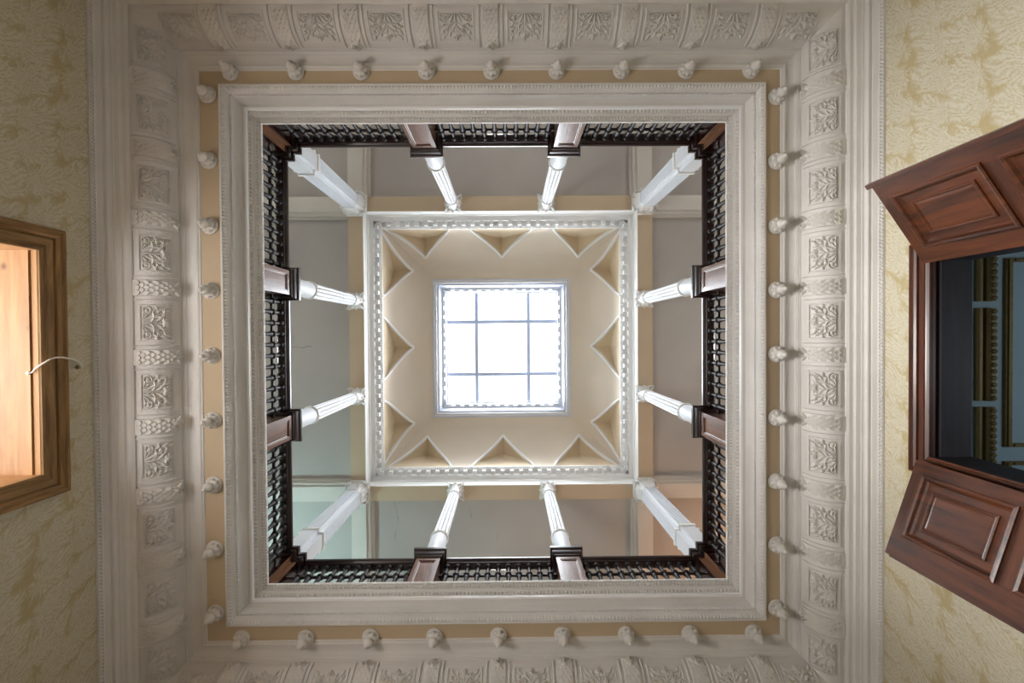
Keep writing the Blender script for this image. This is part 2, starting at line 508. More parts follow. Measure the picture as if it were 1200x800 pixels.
def ribbon(mb, pts, widths, height, lift=.002):
    """ridged leaf on the swelling: pts (x, v); cross-section edge-peak-edge"""
    n = len(pts)
    vs = []
    for i, (x, v) in enumerate(pts):
        x0, v0 = pts[max(i - 1, 0)]; x1, v1 = pts[min(i + 1, n - 1)]
        tx, tv = x1 - x0, (v1 - v0) * .28
        l = math.hypot(tx, tv) or 1
        nx, nv = -tv / l, tx / l / .28
        w = widths[i]
        for q, h in ((-1, lift * .2), (0, height * (.55 + .45 * w / max(widths))), (1, lift * .2)):
            p, d = bulge(v + nv * w * q, h)
            vs.append((1.12 * (x + nx * w * q), p, d - B0))
    fs = []
    for i in range(n - 1):
        a, c = i * 3, i * 3 + 3
        fs += [(a, a + 1, c + 1, c), (a + 1, a + 2, c + 2, c + 1)]
    mb.add(vs, fs, False)


def leaf(mb, x, v, ang, length, width, height, curl=0.0, n=6):
    pts, ws = [], []
    a = ang
    for i in range(n):
        pts.append((x, v))
        f = i / (n - 1)
        ws.append(width * max(.08, math.sin(PI * min(1, .18 + f * .8))))
        st = length / (n - 1)
        x += math.sin(a) * st
        v += math.cos(a) * st / .28
        a += curl / (n - 1)
    ribbon(mb, pts, ws, height)


def knob(mb, x, v, r, h):
    loops = []
    for q, hh in ((1, 0), (.95, h * .6), (.6, h), (.15, h * 1.1)):
        loops.append([])
        for i in range(8):
            a = 2 * PI * i / 8
            p, d = bulge(v + math.sin(a) * r * q / .28, hh)
            loops[-1].append((x + math.cos(a) * r * q, p, d - B0))
    mb.loft(loops, True, True)


def make_panel():
    root = empty('acanthus_panel')
    # raised rectangular frame on the swelling
    mb = MB()
    for (x0, x1, v0, v1) in ((-.142, -.128, .1, .8), (.128, .142, .1, .8), (-.142, .142, .1, .15), (-.142, .142, .76, .8)):
        g = []
        for i in range(8):
            v = v0 + (v1 - v0) * i / 7
            row = []
            for x, h in ((x0, 0), (x0 + .003, .009), (x1 - .003, .009), (x1, 0)):
                p, d = bulge(v, h)
                row.append((x, p, d - B0))
            g.append(row)
        vs = [q for r in g for q in r]
        mb.add(vs, [(r * 4 + c, r * 4 + c + 1, r * 4 + c + 5, r * 4 + c + 4) for r in range(7) for c in range(3)])
    mb.build('panel_frame', plaster, root)
    mb = MB()
    # base fan
    for j in range(-3, 4):
        leaf(mb, j * .012, .2, j * .42, .05 + .006 * (3 - abs(j)), .010, .020, j * .1)
    # central stem and flower
    ribbon(mb, [(0, .2 + .08 * i) for i in range(6)], [.010, .008, .007, .007, .007, .006], .014)
    for j in range(7):
        leaf(mb, 0, .60, (j - 3) * .55, .040, .009, .017)
    knob(mb, 0, .62, .010, .022)
    leaf(mb, 0, .66, 0, .038, .010, .015)
    # scrolling side leaves
    for q in (-1, 1):
        leaf(mb, q * .006, .26, q * .9, .115, .010, .016, -q * 1.3, 9)
        leaf(mb, q * .006, .36, q * 1.0, .095, .010, .016, q * 1.4, 8)
        leaf(mb, q * .006, .44, q * .6, .10, .009, .015, q * .8, 8)
        for (x, v, a, ln) in ((.045, .30, 2.0, .04), (.06, .33, 1.2, .045), (.075, .38, .6, .045), (.085, .30, 2.2, .03), (.05, .42, .2, .045), (.062, .47, .9, .04),
                              (.075, .48, 1.6, .035), (.04, .54, .1, .045), (.055, .56, .7, .045), (.066, .60, 1.3, .035), (.09, .52, .3, .04), (.03, .5, .5, .04), (.085, .64, .2, .035), (.1, .44, .9, .02)):
            leaf(mb, q * x, v, q * a, ln, .008, .015, q * .5)
        knob(mb, q * .088, .28, .014, .015)
        knob(mb, q * .088, .28, .007, .022)
        knob(mb, q * .098, .58, .009, .012)
        # scroll ring
        ribbon(mb, [(q * (.088 + .021 * math.cos(t)), .28 + .021 * math.sin(t) / .28) for t in [i * .55 for i in range(11)]], [.006] * 11, .014)
    mb.build('acanthus_relief', plaster_hi, root)
    return root


def make_bracket():
    root = empty('scale_bracket')
    # flat strip with rounded sides, and two flanking ribs
    mb = MB()
    for (x0, x1, h, v1) in ((-.056, .056, .014, .98), (-.086, -.076, .013, .95), (.076, .086, .013, .95)):
        g = []
        for i in range(12):
            v = .0 + v1 * i / 11
            row = []
            for x, hh in ((x0, 0), (x0 + .003, h), (x1 - .003, h), (x1, 0)):
                p, d = bulge(v, hh)
                row.append((x, p, d - B0))
            g.append(row)
        vs = [q for r in g for q in r]
        mb.add(vs, [(r * 4 + c, r * 4 + c + 1, r * 4 + c + 5, r * 4 + c + 4) for r in range(11) for c in range(3)])
        e = len(mb.v) - 4
        mb.f.append((e, e + 1, e + 2, e + 3)); mb.sm.append(False)
    bs = mb.build('bracket_strip', plaster, root)
    # overlapping fish scales
    mb = MB()
    rows = 8
    for r in range(rows):
        v = .06 + .085 * r
        n = 3 if r % 2 == 0 else 2
        for c in range(n):
            x = (c - (n - 1) / 2) * .033
            vs = []
            for i in range(9):
                a = PI * i / 8
                p, d = bulge(v + .085 * math.sin(a) * 1.15, .015 + .011 * math.sin(a))
                vs.append((x + .0185 * math.cos(a), p, d - B0))
            p, d = bulge(v, .013)
            vs.append((x, p, d - B0))
            pin = [bulge(v + .085 * math.sin(PI * i / 8) * 1.15, .010) for i in range(9)]
            low = [(x + .0185 * math.cos(PI * i / 8), pin[i][0], pin[i][1] - B0) for i in range(9)]
            mb.add(vs + low, [(9, i, i + 1) for i in range(8)] + [(i, i + 10, i + 11, i + 1) for i in range(8)])
    mb.build('fish_scales', plaster_hi, bs)
    # leaf tip hanging at the inner end
    mb = MB()
    old = bulge
    for j in range(-2, 3):
        leaf(mb, j * .008, .80, j * .35, .055 - .006 * abs(j), .011, .034)
    knob(mb, 0, .80, .024, .026)
    knob(mb, -.022, .74, .013, .024)
    knob(mb, .022, .74, .013, .024)
    knob(mb, 0, .97, .015, .022)
    mb.build('leaf_tip', plaster_hi, root)
    return root


panel, bracket = make_panel(), make_bracket()
fp = fb = True
for s in range(4):
    ps = POS[s]
    step = (ps[-1] - ps[0]) / 8
    for i in range(9):
        o = bracket if fb else copy_tree(bracket)
        fb = False
        x, y = side_point(LIP, s, ps[i], 0)
        o.location = (x, y, Zd(B0)); o.rotation_euler = (0, 0, s * PI / 2)
        tag(o, 'white fish-scale plaster bracket on the %s cornice, %s' % (SIDE[s], order(i, 9, *ENDS[s])), 'plaster bracket', 'scale brackets on the cornice')
    for i in range(10):
        o = panel if fp else copy_tree(panel)
        fp = False
        x, y = side_point(LIP, s, ps[0] + step * (i - .5) * (1 if 0 < i < 9 else 1) + (step * .03 if i == 0 else (-step * .03 if i == 9 else 0)), 0)
        o.location = (x, y, Zd(B0)); o.rotation_euler = (0, 0, s * PI / 2)
        if i in (0, 9): o.scale = (.9, 1, 1)
        tag(o, 'white acanthus relief panel on the %s cornice, %s' % (SIDE[s], order(i, 10, *ENDS[s])), 'plaster panel', 'acanthus panels on the cornice')

# ------------------------------------------------------------------ gallery: pedestals, balustrades, columns
Z2 = Zd(D_FLOOR2)
Z_RAILB, Z_RAILT = Zd(4.60), Zd(4.715)


def notched(h, n):
    """square of half-width h whose inner corner (+,+) and the others are notched by n"""
    return [(-h + n, -h), (h - n, -h), (h - n, -h + n), (h, -h + n), (h, h - n), (h - n, h - n), (h - n, h), (-h + n, h), (-h + n, h - n), (-h, h - n), (-h, -h + n), (-h + n, -h + n)]


def sq(h, z):
    return [(-h, -h, z), (h, -h, z), (h, h, z), (-h, h, z)]


def cap_profile():
    return [(.125, 4.585), (.135, 4.592), (.135, 4.606), (.142, 4.61), (.15, 4.63), (.153, 4.655), (.153, 4.665), (.163, 4.672), (.168, 4.685), (.168, 4.715), (.158, 4.73), (.15, 4.74)]


def make_pedestal():
    root = empty('balustrade_pedestal')
    mb = MB().box(-.11, .11, -.11, .11, 0, Zd(4.585) - Z2)
    pb = mb.build('body', brown_wood, root)
    mb = MB()
    H = Zd(4.585) - Z2
    for q in (-1, 1):          # framed panel on the two faces seen from the well and from the gallery
        y0, y1 = (.108, .122) if q > 0 else (-.122, -.108)
        mb.box(-.12, -.085, y0, y1, 0, H).box(.085, .12, y0, y1, 0, H)
        mb.box(-.085, .085, y0, y1, H - .05, H).box(-.085, .085, y0, y1, 0, .12)
        ym = y1 - .004 if q > 0 else y0 + .004
        a, bb = min(ym, q * .108), max(ym, q * .108)
        mb.box(-.085, -.072, a, bb, .12, H - .05).box(.072, .085, a, bb, .12, H - .05).box(-.072, .072, a, bb, H - .063, H - .05)
    mb.build('panel_frame', brown_wood, pb)
    mb = MB().loft([sq(h, Zd(d) - Z2) for h, d in cap_profile()])
    mb.build('cap', dark_rail, root)
    mb = MB().loft([sq(h, zz) for h, zz in ((.15, 0), (.15, .09), (.14, .1), (.125, .11))])
    mb.build('plinth', dark_wood, root)
    return root


def make_corner_pedestal():
    root = empty('corner_pedestal')
    H = Zd(4.585) - Z2
    MB().prism(notched(.15, .065), 0, H).build('body', dark_wood, root)
    mb = MB().box(.085, .148, .083, .088, 0, H).box(.083, .088, .085, .148, 0, H)
    for t0, t1 in ((.088, .094), (.104, .110), (.118, .124), (.138, .148)):          # reeded strips in the notch
        mb.box(t0, t1, .086, .093, 0, H).box(.086, .093, t0, t1, 0, H)
    mb.build('notch_panel', notch_wood, root)
    loops = []
    for h, d in cap_profile():
        hh = h + .032
        loops.append([(x, y, Zd(d) - Z2) for x, y in notched(hh, .07)])
    MB().loft(loops).build('cap', dark_rail, root)
    MB().loft([[(x, y, zz) for x, y in notched(h, .06)] for h, zz in ((.18, 0), (.18, .09), (.165, .11))]).build('plinth', dark_wood, root)
    return root


def make_column():
    root = empty('column')
    z0 = 0
    zr = Zd(5.29)
    B = Zd(4.74)
    mb = MB().loft([sq(.125, 0), sq(.125, .03)])
    mb.lathe([(.122, .03), (.125, .045), (.118, .06), (.108, .066), (.108, .075), (.112, .082), (.104, .09)], 24)
    mb.build('base', gloss_white, root)
    MB().lathe([(.100, .085), (.096, .11), (.094, zr - B - .02)], 32).build('lower_shaft', gloss_white, root)
    MB().lathe([(.094, zr - B - .026), (.104, zr - B - .02), (.106, zr - B - .012), (.100, zr - B - .006), (.100, zr - B), (.106, zr - B + .006), (.106, zr - B + .014), (.09, zr - B + .02)], 32).build('shaft_ring', white_upper, root)
    zt = Zd(6.71) - B
    fl = lambda r, z, a: r * (1 - .13 * (abs(math.sin(7 * a)) ** .6))
    MB().lathe([(.09, zr - B + .015), (.089, zr - B + .2), (.083, zt - .25), (.079, zt)], 140, rf=fl, smooth=False).build('fluted_shaft', gloss_white, root)
    make_capital(root, zt, Zd(D_ENT) - B, .079, .128)
    return root


def make_capital(root, z0, z1, r, h):
    cap = MB()
    zz = lambda f: z0 + (z1 - z0) * f
    cap.lathe([(r, zz(-.03)), (r * 1.12, zz(0)), (r * 1.12, zz(.06)), (r, zz(.08)), (r * 1.02, zz(.4)), (r * 1.2, zz(.75)), (r * 1.4, zz(.86))], 24)
    # concave abacus
    pts = []
    for c in range(4):
        a0 = PI / 4 + c * PI / 2
        for f in (-.06, 0, .06):
            pts.append((h * 1.36 * math.cos(a0 + f), h * 1.36 * math.sin(a0 + f)))
        for f in (.25, .5, .75):
            aa = a0 + f * PI / 2
            rr = h * (1.0 - .10 * math.sin(f * PI) + .12 * abs(f - .5))
            pts.append((rr * math.cos(aa) * 1.0, rr * math.sin(aa)))
    cap.loft([[(x * q, y * q, z) for x, y in pts] for q, z in ((.93, zz(.84)), (1, zz(.88)), (1, zz(.93)), (1.04, zz(.95)), (1.04, zz(1.0)))])
    o = cap.build('capital', white_upper, root)
    lv = MB()
    for ring_, (za, zb, n, off, out) in enumerate(((.05, .42, 8, 0, .35), (.3, .68, 8, PI / 8, .5))):
        for i in range(n):
            a = off + 2 * PI * i / n
            vs = []
            for f, w, o_ in ((0, .018, 0), (.4, .022, .12), (.75, .019, .45), (1, .008, 1.0), (.88, .004, 1.25)):
                rr = r * (1.03 + out * o_)
                z = zz(za + (zb - za) * f)
                for q in (-1, 0, 1):
                    rad = rr + (.008 if q == 0 else 0)
                    vs.append((rad * math.cos(a) - q * w * math.sin(a), rad * math.sin(a) + q * w * math.cos(a), z))
            lv.add(vs, [(j * 3 + c, j * 3 + c + 1, j * 3 + c + 4, j * 3 + c + 3) for j in range(4) for c in range(2)], True)
    lv.build('capital_leaves', white_upper, o)
    vl = MB()
    for c in range(4):          # corner volutes
        a = PI / 4 + c * PI / 2
        pts = []
        for i in range(14):
            t = i / 13 * 2.6 * PI
            rr = .032 * (1 - i / 16)
            pts.append(((h * 1.14 + rr * math.cos(t)) * math.cos(a), (h * 1.14 + rr * math.cos(t)) * math.sin(a), zz(.72) + rr * math.sin(t)))
        vl.tube([(r * 1.05 * math.cos(a), r * 1.05 * math.sin(a), zz(.45))] + pts, .011, 6)
        b2 = c * PI / 2
        vl.ball((h * .93 * math.cos(b2), h * .93 * math.sin(b2), zz(.92)), .02, .02, .016)
    vl.build('volutes', white_upper, o)


def make_pier():
    root = empty('corner_pier')
    B = Zd(4.74)
    zr, zt = Zd(5.27) - B, Zd(6.70) - B
    h, n = .135, .05
    pl = lambda hh, z, nn=n: [(x, y, z) for x, y in notched(hh, nn)]
    MB().loft([pl(.16, 0), pl(.16, .05), pl(.145, .07)]).build('base', gloss_white, root)
    MB().loft([pl(h, .05), pl(h, zr)]).build('lower_shaft', gloss_white, root)
    MB().loft([pl(h, zr - .015), pl(h + .012, zr - .01), pl(h + .014, zr + .004), pl(h + .008, zr + .008), pl(h + .014, zr + .014), pl(h + .014, zr + .024), pl(h, zr + .03)]).build('shaft_ring', white_upper, root)
    # fluted upper shaft: reeded faces
    hu = h - .006
    poly = []
    base = notched(hu, n)
    for i in range(len(base)):
        (xa, ya), (xb, yb_) = base[i], base[(i + 1) % len(base)]
        ln = math.hypot(xb - xa, yb_ - ya)
        poly.append((xa, ya))
        if ln > .1:
            tx, ty = (xb - xa) / ln, (yb_ - ya) / ln
            nx, ny = -ty, tx        # inward (polygon is counter-clockwise)
            m = 5
            w = ln / (m + .6)
            for j in range(m):
                s0 = w * .3 + j * w + w * .12; s1 = s0 + w * .76
                for s_, dpt in ((s0, 0), (s0 + .002, .018), (s1 - .002, .018), (s1, 0)):
                    poly.append((xa + tx * s_ + nx * dpt, ya + ty * s_ + ny * dpt))
    MB().loft([[(x, y, zr + .02) for x, y in poly], [(x * .95, y * .95, zt) for x, y in poly]]).build('fluted_shaft', gloss_white, root)
    Z1 = Zd(D_ENT) - B
    zz = lambda f: zt + (Z1 - zt) * f
    cp = MB().loft([pl(hu * .95, zz(-.05)), pl(hu, zz(0)), pl(hu, zz(.06)), pl(hu * .94, zz(.08)), pl(hu * .95, zz(.5)), pl(hu * 1.1, zz(.82)), pl(hu * 1.28, zz(.86)), pl(hu * 1.3, zz(.92)), pl(hu * 1.36, zz(.94)), pl(hu * 1.36, zz(1))]).build('capital', white_upper, root)
    lv = MB()
    for s in range(4):
        c, sn = [(1, 0), (0, 1), (-1, 0), (0, -1)][s]
        for row, (za, zb) in enumerate(((.05, .45), (.3, .75))):
            for j in range(3 - row):
                u = (j - (2 - row) / 2) * .07
                vs = []
                for f, w, o_ in ((0, .024, 0), (.4, .03, .008), (.75, .026, .025), (1, .01, .05), (.85, .004, .06)):
                    for q in (-1, 0, 1):
                        x, y = u + q * w, -(hu * .95 + .004 + o_ + (.008 if q == 0 else 0))
                        vs.append((x * c - y * sn, x * sn + y * c, zz(za + (zb - za) * f)))
                lv.add(vs, [(a * 3 + b_, a * 3 + b_ + 1, a * 3 + b_ + 4, a * 3 + b_ + 3) for a in range(4) for b_ in range(2)], True)
        for q in (-1, 1):       # volutes at the shoulders of the notch
            pts = []
            for i in range(14):
                t = i / 13 * 2.6 * PI
                rr = .034 * (1 - i / 16)
                x, y = q * (.10 + rr * math.cos(t)), -(hu * 1.16 + .012)
                pts.append((x * c - y * sn, x * sn + y * c, zz(.68) + rr * math.sin(t)))
            lv.tube(pts, .012, 6)
    lv.build('capital_leaves', white_upper, cp)
    return root


ped, cped, colm, pier = make_pedestal(), make_corner_pedestal(), make_column(), make_pier()
f1 = f2 = True
SPOT = []
for s in range(4):
    cs = COLX if s in (0, 2) else COLY
    for i in range(2):
        x, y = side_point(COLR, s, cs[i], 0)
        e = (('left', 'right') if s in (0, 2) else ('upper', 'lower'))[i]
        SPOT.append((s, x, y, e))
for s, x, y, e in SPOT:
    o = ped if f1 else copy_tree(ped)
    o.location = (x, y, Z2); o.rotation_euler = (0, 0, s * PI / 2)
    tag(o, 'dark wooden balustrade pedestal with framed panel, %s one on the %s side' % (e, SIDE[s]), 'pedestal', 'balustrade pedestals')
    c = colm if f1 else copy_tree(colm)
    f1 = False
    c.location = (x, y, Zd(4.74)); c.rotation_euler = (0, 0, s * PI / 2)
    tag(c, 'white half-fluted round column on the %s pedestal of the %s side' % (e, SIDE[s]), 'column', 'round columns of the gallery')
CORN = [('top left', COLR[0], COLR[2], 0), ('top right', COLR[1], COLR[2], 1), ('bottom right', COLR[1], COLR[3], 2), ('bottom left', COLR[0], COLR[3], 3)]
for nm, x, y, kk in CORN:
    o = cped if f2 else copy_tree(cped)
    o.location = (x, y, Z2); o.rotation_euler = (0, 0, kk * PI / 2)
    tag(o, 'notched brown corner pedestal with stepped dark cap at the %s corner of the well' % nm, 'pedestal', 'corner pedestals')
    c = pier if f2 else copy_tree(pier)
    f2 = False
    c.location = (x, y, Zd(4.74)); c.rotation_euler = (0, 0, kk * PI / 2)
    tag(c, 'white square fluted pier with notched corner rising at the %s corner' % nm, 'pier', 'corner piers of the gallery')

# balusters: bobbin-turned
bal_prof = [(.034, .06), (.034, .10), (.022, .105), (.03, .125), (.022, .14), (.018, .17), (.022, .24), (.030, .30), (.034, .33), (.028, .37), (.018, .40), (.026, .415), (.018, .43), (.0185, .47),
            (.0185, .56), (.020, .60), (.026, .630), (.022, .640), (.030, .648), (.035, .660), (.034, .672), (.022, .682), (.0185, .69), (.0185, .775), (.022, .79), (.032, .797), (.032, .84)]
bal_mb = MB().lathe(bal_prof, 14)
bal_mesh = None
rail_sec = [(.026, 4.638), (.034, 4.640), (.040, 4.646), (.040, 4.656), (.034, 4.662), (.050, 4.670), (.058, 4.678), (.062, 4.688), (.062, 4.704), (.05, 4.714), (.025, 4.72)]


def bar_section(mb, x0, x1, sec, z0):
    loop = [(o_, Zd(d) - z0) for o_, d in sec] + [(-o_, Zd(d) - z0) for o_, d in reversed(sec)]
    mb.loft([[(x, y, z) for y, z in loop] for x in (x0, x1)])


for s in range(4):
    cs = list(COLX if s in (0, 2) else COLY)
    lo, hi = (COLR[0], COLR[1]) if s in (0, 2) else (COLR[2], COLR[3])
    bays = [(lo + .202, cs[0] - .17), (cs[0] + .17, cs[1] - .17), (cs[1] + .17, hi - .202)]
    nm = (('left', 'middle', 'right') if s in (0, 2) else ('upper', 'middle', 'lower'))
    for bi, (a, bq) in enumerate(bays):
        m = (a + bq) / 2
        x, y = side_point(COLR, s, m, 0)
        root = empty('balustrade', (x, y, Z2), s * PI / 2)
        tag(root, 'dark turned wooden balustrade, %s bay of the %s side of the gallery' % (nm[bi], SIDE[s]), 'balustrade', 'balustrade bays around the well')
        hl = (bq - a) / 2
        mb = MB(); bar_section(mb, -hl, hl, rail_sec, Z2)
        mb.build('handrail', dark_rail, root)
        mb = MB().box(-hl, hl, -.045, .045, .0, .06)
        mb.build('bottom_rail', dark_rail, root)
        MB().box(-hl - .05, hl + .05, -.011, .011, .648, .672).build('middle_rail', baluster_wood, root)
        n = 11
        for i in range(n):
            bx = (hl + .035) * (-1 + 2 * (i + .5) / n)
            if bal_mesh is None:
                o = bal_mb.build('baluster', baluster_wood, root)
                bal_mesh = o.data
            else:
                o = bpy.data.objects.new('baluster', bal_mesh)
                col.objects.link(o); o.parent = root
            o.location = (bx, 0, 0)

# ------------------------------------------------------------------ entablature, gallery ceiling
mb = MB()
hw = .225
mb.ring(ENT, [(-hw, 7.12), (-hw, D_ENT), (0, D_ENT)])
tag(mb.build('trim_4', tan), 'tan beam soffit joining the column capitals', 'beam', kind='structure')
prof = [(0, D_ENT), (-.004, D_ENT - .006), (.008, D_ENT - .006), (.008, 7.02), (.014, 7.025), (.014, 7.08), (.026, 7.083), (.03, 7.09), (.026, 7.10), (.024, 7.15), (.034, 7.165), (.04, 7.17),
        (.085, 7.18), (.087, 7.275), (.15, 7.275), (.155, 7.278), (.16, 7.29), (.178, 7.305), (.182, 7.31), (.182, 7.34), (.17, 7.36), (.14, 7.38)]
mb = MB().ring(ENT, prof)
bead_row(mb, ENT, .09, 7.19, .145, block(.030, 0, .058, 0, .09))
bead_row(mb, ENT, .158, 7.288, .03, lump(.012, .02, .018))
tag(mb.build('trim_5', white_upper), 'white dentil cornice framing the lantern opening', 'cornice', kind='structure')

D_GC = 7.08
mb = MB()
er = (ENT[0] - hw, ENT[1] + hw, ENT[2] - hw, ENT[3] + hw)
ex0, ex1, ey0, ey1 = er
z = Zd(D_GC)
for q in ([(gx0, gy0), (gx1, gy0), (ex1, ey0), (ex0, ey0)], [(gx1, gy0), (gx1, gy1), (ex1, ey1), (ex1, ey0)], [(gx1, gy1), (gx0, gy1), (ex0, ey1), (ex1, ey1)], [(gx0, gy1), (gx0, gy0), (ex0, ey0), (ex0, ey1)]):
    mb.quad(*[(x, y, z) for x, y in q])
gc = mb.build('ceiling', grey_ceiling)
tag(gc, 'grey gallery ceiling seen between the columns', 'ceiling', kind='structure')


def crack(pts, r=.004):
    P = []
    for i in range(len(pts) - 1):
        a, bq = pts[i], pts[i + 1]
        for j in range(4):
            f = j / 4
            P.append((a[0] + (bq[0] - a[0]) * f + random.uniform(-.012, .012), a[1] + (bq[1] - a[1]) * f + random.uniform(-.012, .012)))
    P.append(pts[-1])
    MB().tube([(x, y, Zd(D_GC) - .001) for x, y in P], [r * random.uniform(.35, 1) for _ in P], 4).build('plaster_crack', crack_mat, gc)


crack([U(342, 406, D_GC), U(352, 407, D_GC), U(365, 406, D_GC)])
crack([U(462, 588, D_GC), U(465, 600, D_GC), U(467, 612, D_GC)], .003)
crack([U(551, 594, D_GC), U(552, 606, D_GC)], .003)
crack([U(464, 620, D_GC), U(463, 632, D_GC)], .003)
crack([U(583, 622, D_GC), U(582, 632, D_GC)], .002)
# ceiling beams running out from the four corners, each way
bi = 0
for nm, cx_, cy_, sx, sy in (('top left', ex0, ey0, -1, -1), ('top right', ex1, ey0, 1, -1), ('bottom right', ex1, ey1, 1, 1), ('bottom left', ex0, ey1, -1, 1)):
    for ax in (0, 1):
        mb = MB()
        zb = Zd(D_ENT)
        if ax == 0:     # runs along x, outward
            xa, xb = sorted((cx_, gx0 if sx < 0 else gx1))
            ya, yb_ = sorted((cy_, cy_ - sy * hw))
            mb.box(xa, xb, ya, yb_, zb, z + .01)
            yi = cy_ - sy * hw
            mb.box(xa, xb, min(yi, yi - sy * .09), max(yi, yi - sy * .09), zb + .07, z + .01)
            mb.box(xa, xb, min(yi, yi - sy * .05), max(yi, yi - sy * .05), zb + .03, z + .01)
        else:
            ya, yb_ = sorted((cy_, gy0 if sy < 0 else gy1))
            xa, xb = sorted((cx_, cx_ - sx * hw))
            mb.box(xa, xb, ya, yb_, zb, z + .01)
            xi = cx_ - sx * hw
            mb.box(min(xi, xi - sx * .09), max(xi, xi - sx * .09), ya, yb_, zb + .07, z + .01)
            mb.box(min(xi, xi - sx * .05), max(xi, xi - sx * .05), ya, yb_, zb + .03, z + .01)
        bi += 1
        tag(mb.build('trim_%d' % (5 + bi), beam_paint), 'pale ceiling beam running %s from the %s corner pier' % ((('left' if sx < 0 else 'right') if ax == 0 else ('to the top' if sy < 0 else 'to the bottom')), nm), 'beam', kind='structure')

# gallery outer walls
zf, zc = Z2, Zd(D_GC) + .01
for nm, a, bq, side in (('left', (gx0, gy0), (gx0, gy1), 'left'), ('right', (gx1, gy0), (gx1, gy1), 'right'), ('back', (gx0, gy0), (gx1, gy0), 'top'), ('front', (gx0, gy1), (gx1, gy1), 'bottom')):
    o = MB().quad((a[0], a[1], zf), (bq[0], bq[1], zf), (bq[0], bq[1], zc), (a[0], a[1], zc)).build('wall_gallery_' + nm, grey_ceiling)
    tag(o, 'grey outer wall of the upper gallery on the %s side' % side, 'wall', kind='structure')

# ------------------------------------------------------------------ lantern: cove with pointed lunettes
CB = (ENT[0] + .165, ENT[1] - .165, ENT[2] + .165, ENT[3] - .165)
D_CB, CH, CP = 7.36, .86, .66
HW = (CB[1] - CB[0]) / 2
HH = (CB[3] - CB[2]) / 2
LW, LH, LSP = .505, .755, 1.31
EXPN = 1.75


def vault(u, half):
    best, idx = 0, -1
    sp = LSP * half / 1.86
    for i in (-1, 0, 1):
        q = abs(u - i * sp) / LW
        if q < 1:
            h = LH * (1 - q) ** (1 / EXPN)
            if h > best: best, idx = h, i + 1
    return best, idx


def cove_p(h):
    """inset on the cove at height h"""
    return CP * (1 - math.sqrt(max(0, 1 - (h / CH) ** 2)))


cove = MB()
lun = {}
NU, NT = 240, 40
ccx, ccy = (CB[0] + CB[1]) / 2, (CB[2] + CB[3]) / 2
for s in range(4):
    half = HW if s in (0, 2) else HH
    c, sn = [(1, 0), (0, 1), (-1, 0), (0, -1)][s]
    off = HH if s in (0, 2) else HW

    def W(u, p, h, c=c, sn=sn, off=off):
        y = -off + p
        return (ccx + u * c - y * sn, ccy + u * sn + y * c, Zd(D_CB + h))
    hs = [CH * math.sin(PI / 2 * i / NT) for i in range(NT + 1)]
    grid = []
    for h in hs:
        p = cove_p(h)
        grid.append([((half - p) * (-1 + 2 * j / NU), p, h) for j in range(NU + 1)])
    cv, cf = [], []
    parts = {0: ([], []), 1: ([], []), 2: ([], [])}
    for i in range(NT):
        for j in range(NU):
            qd = [grid[i][j], grid[i][j + 1], grid[i + 1][j + 1], grid[i + 1][j]]
            um = sum(q[0] for q in qd) / 4
            hm = sum(q[2] for q in qd) / 4
            vh, idx = vault(um, half)
            if vh > hm:
                tv, tf = parts[idx]
                n = len(tv)
                for u, p, h in qd:
                    vv, ii = vault(u, half)
                    tv.append(W(u, p, max(vv if ii == idx else 0, h)))
                tf.append((n, n + 1, n + 2, n + 3))
            else:
                n = len(cv)
                cv += [W(u, p, h) for u, p, h in qd]
                cf.append((n, n + 1, n + 2, n + 3))
    for j in range(NU):         # upright tympanum at the back of each lunette
        for i in range(NT):
            ua, ub = grid[0][j][0], grid[0][j + 1][0]
            (va, ia), (vb, ib) = vault(ua, half), vault(ub, half)
            vm, im = vault((ua + ub) / 2, half)
            if im < 0: break
            va = va if ia == im else 0
            vb = vb if ib == im else 0
            tv, tf = parts[im]
            n = len(tv)
            tv += [W(ua, 0, 0), W(ub, 0, 0), W(ub, 0, vb), W(ua, 0, va)]
            tf.append((n, n + 1, n + 2, n + 3))
            break
    cove.add(cv, cf, True)
    lun[s] = (parts, W, half)
# close the flat between the cove and the skylight
D_SK = D_CB + CH
kk = D_SK / F
SKY = (-88.6 * kk, 71.9 * kk, -66.4 * kk, 94.7 * kk)
top = (CB[0] + CP, CB[1] - CP, CB[2] + CP, CB[3] - CP)
zz = Zd(D_SK)
loA = [(top[0], top[2], zz), (top[1], top[2], zz), (top[1], top[3], zz), (top[0], top[3], zz)]
loB = [(SKY[0] + .06, SKY[2] + .06, zz), (SKY[1] - .06, SKY[2] + .06, zz), (SKY[1] - .06, SKY[3] - .06, zz), (SKY[0] + .06, SKY[3] - .06, zz)]
cove.loft([loA, loB], False)
lantern = cove.build('ceiling', tan_lantern)
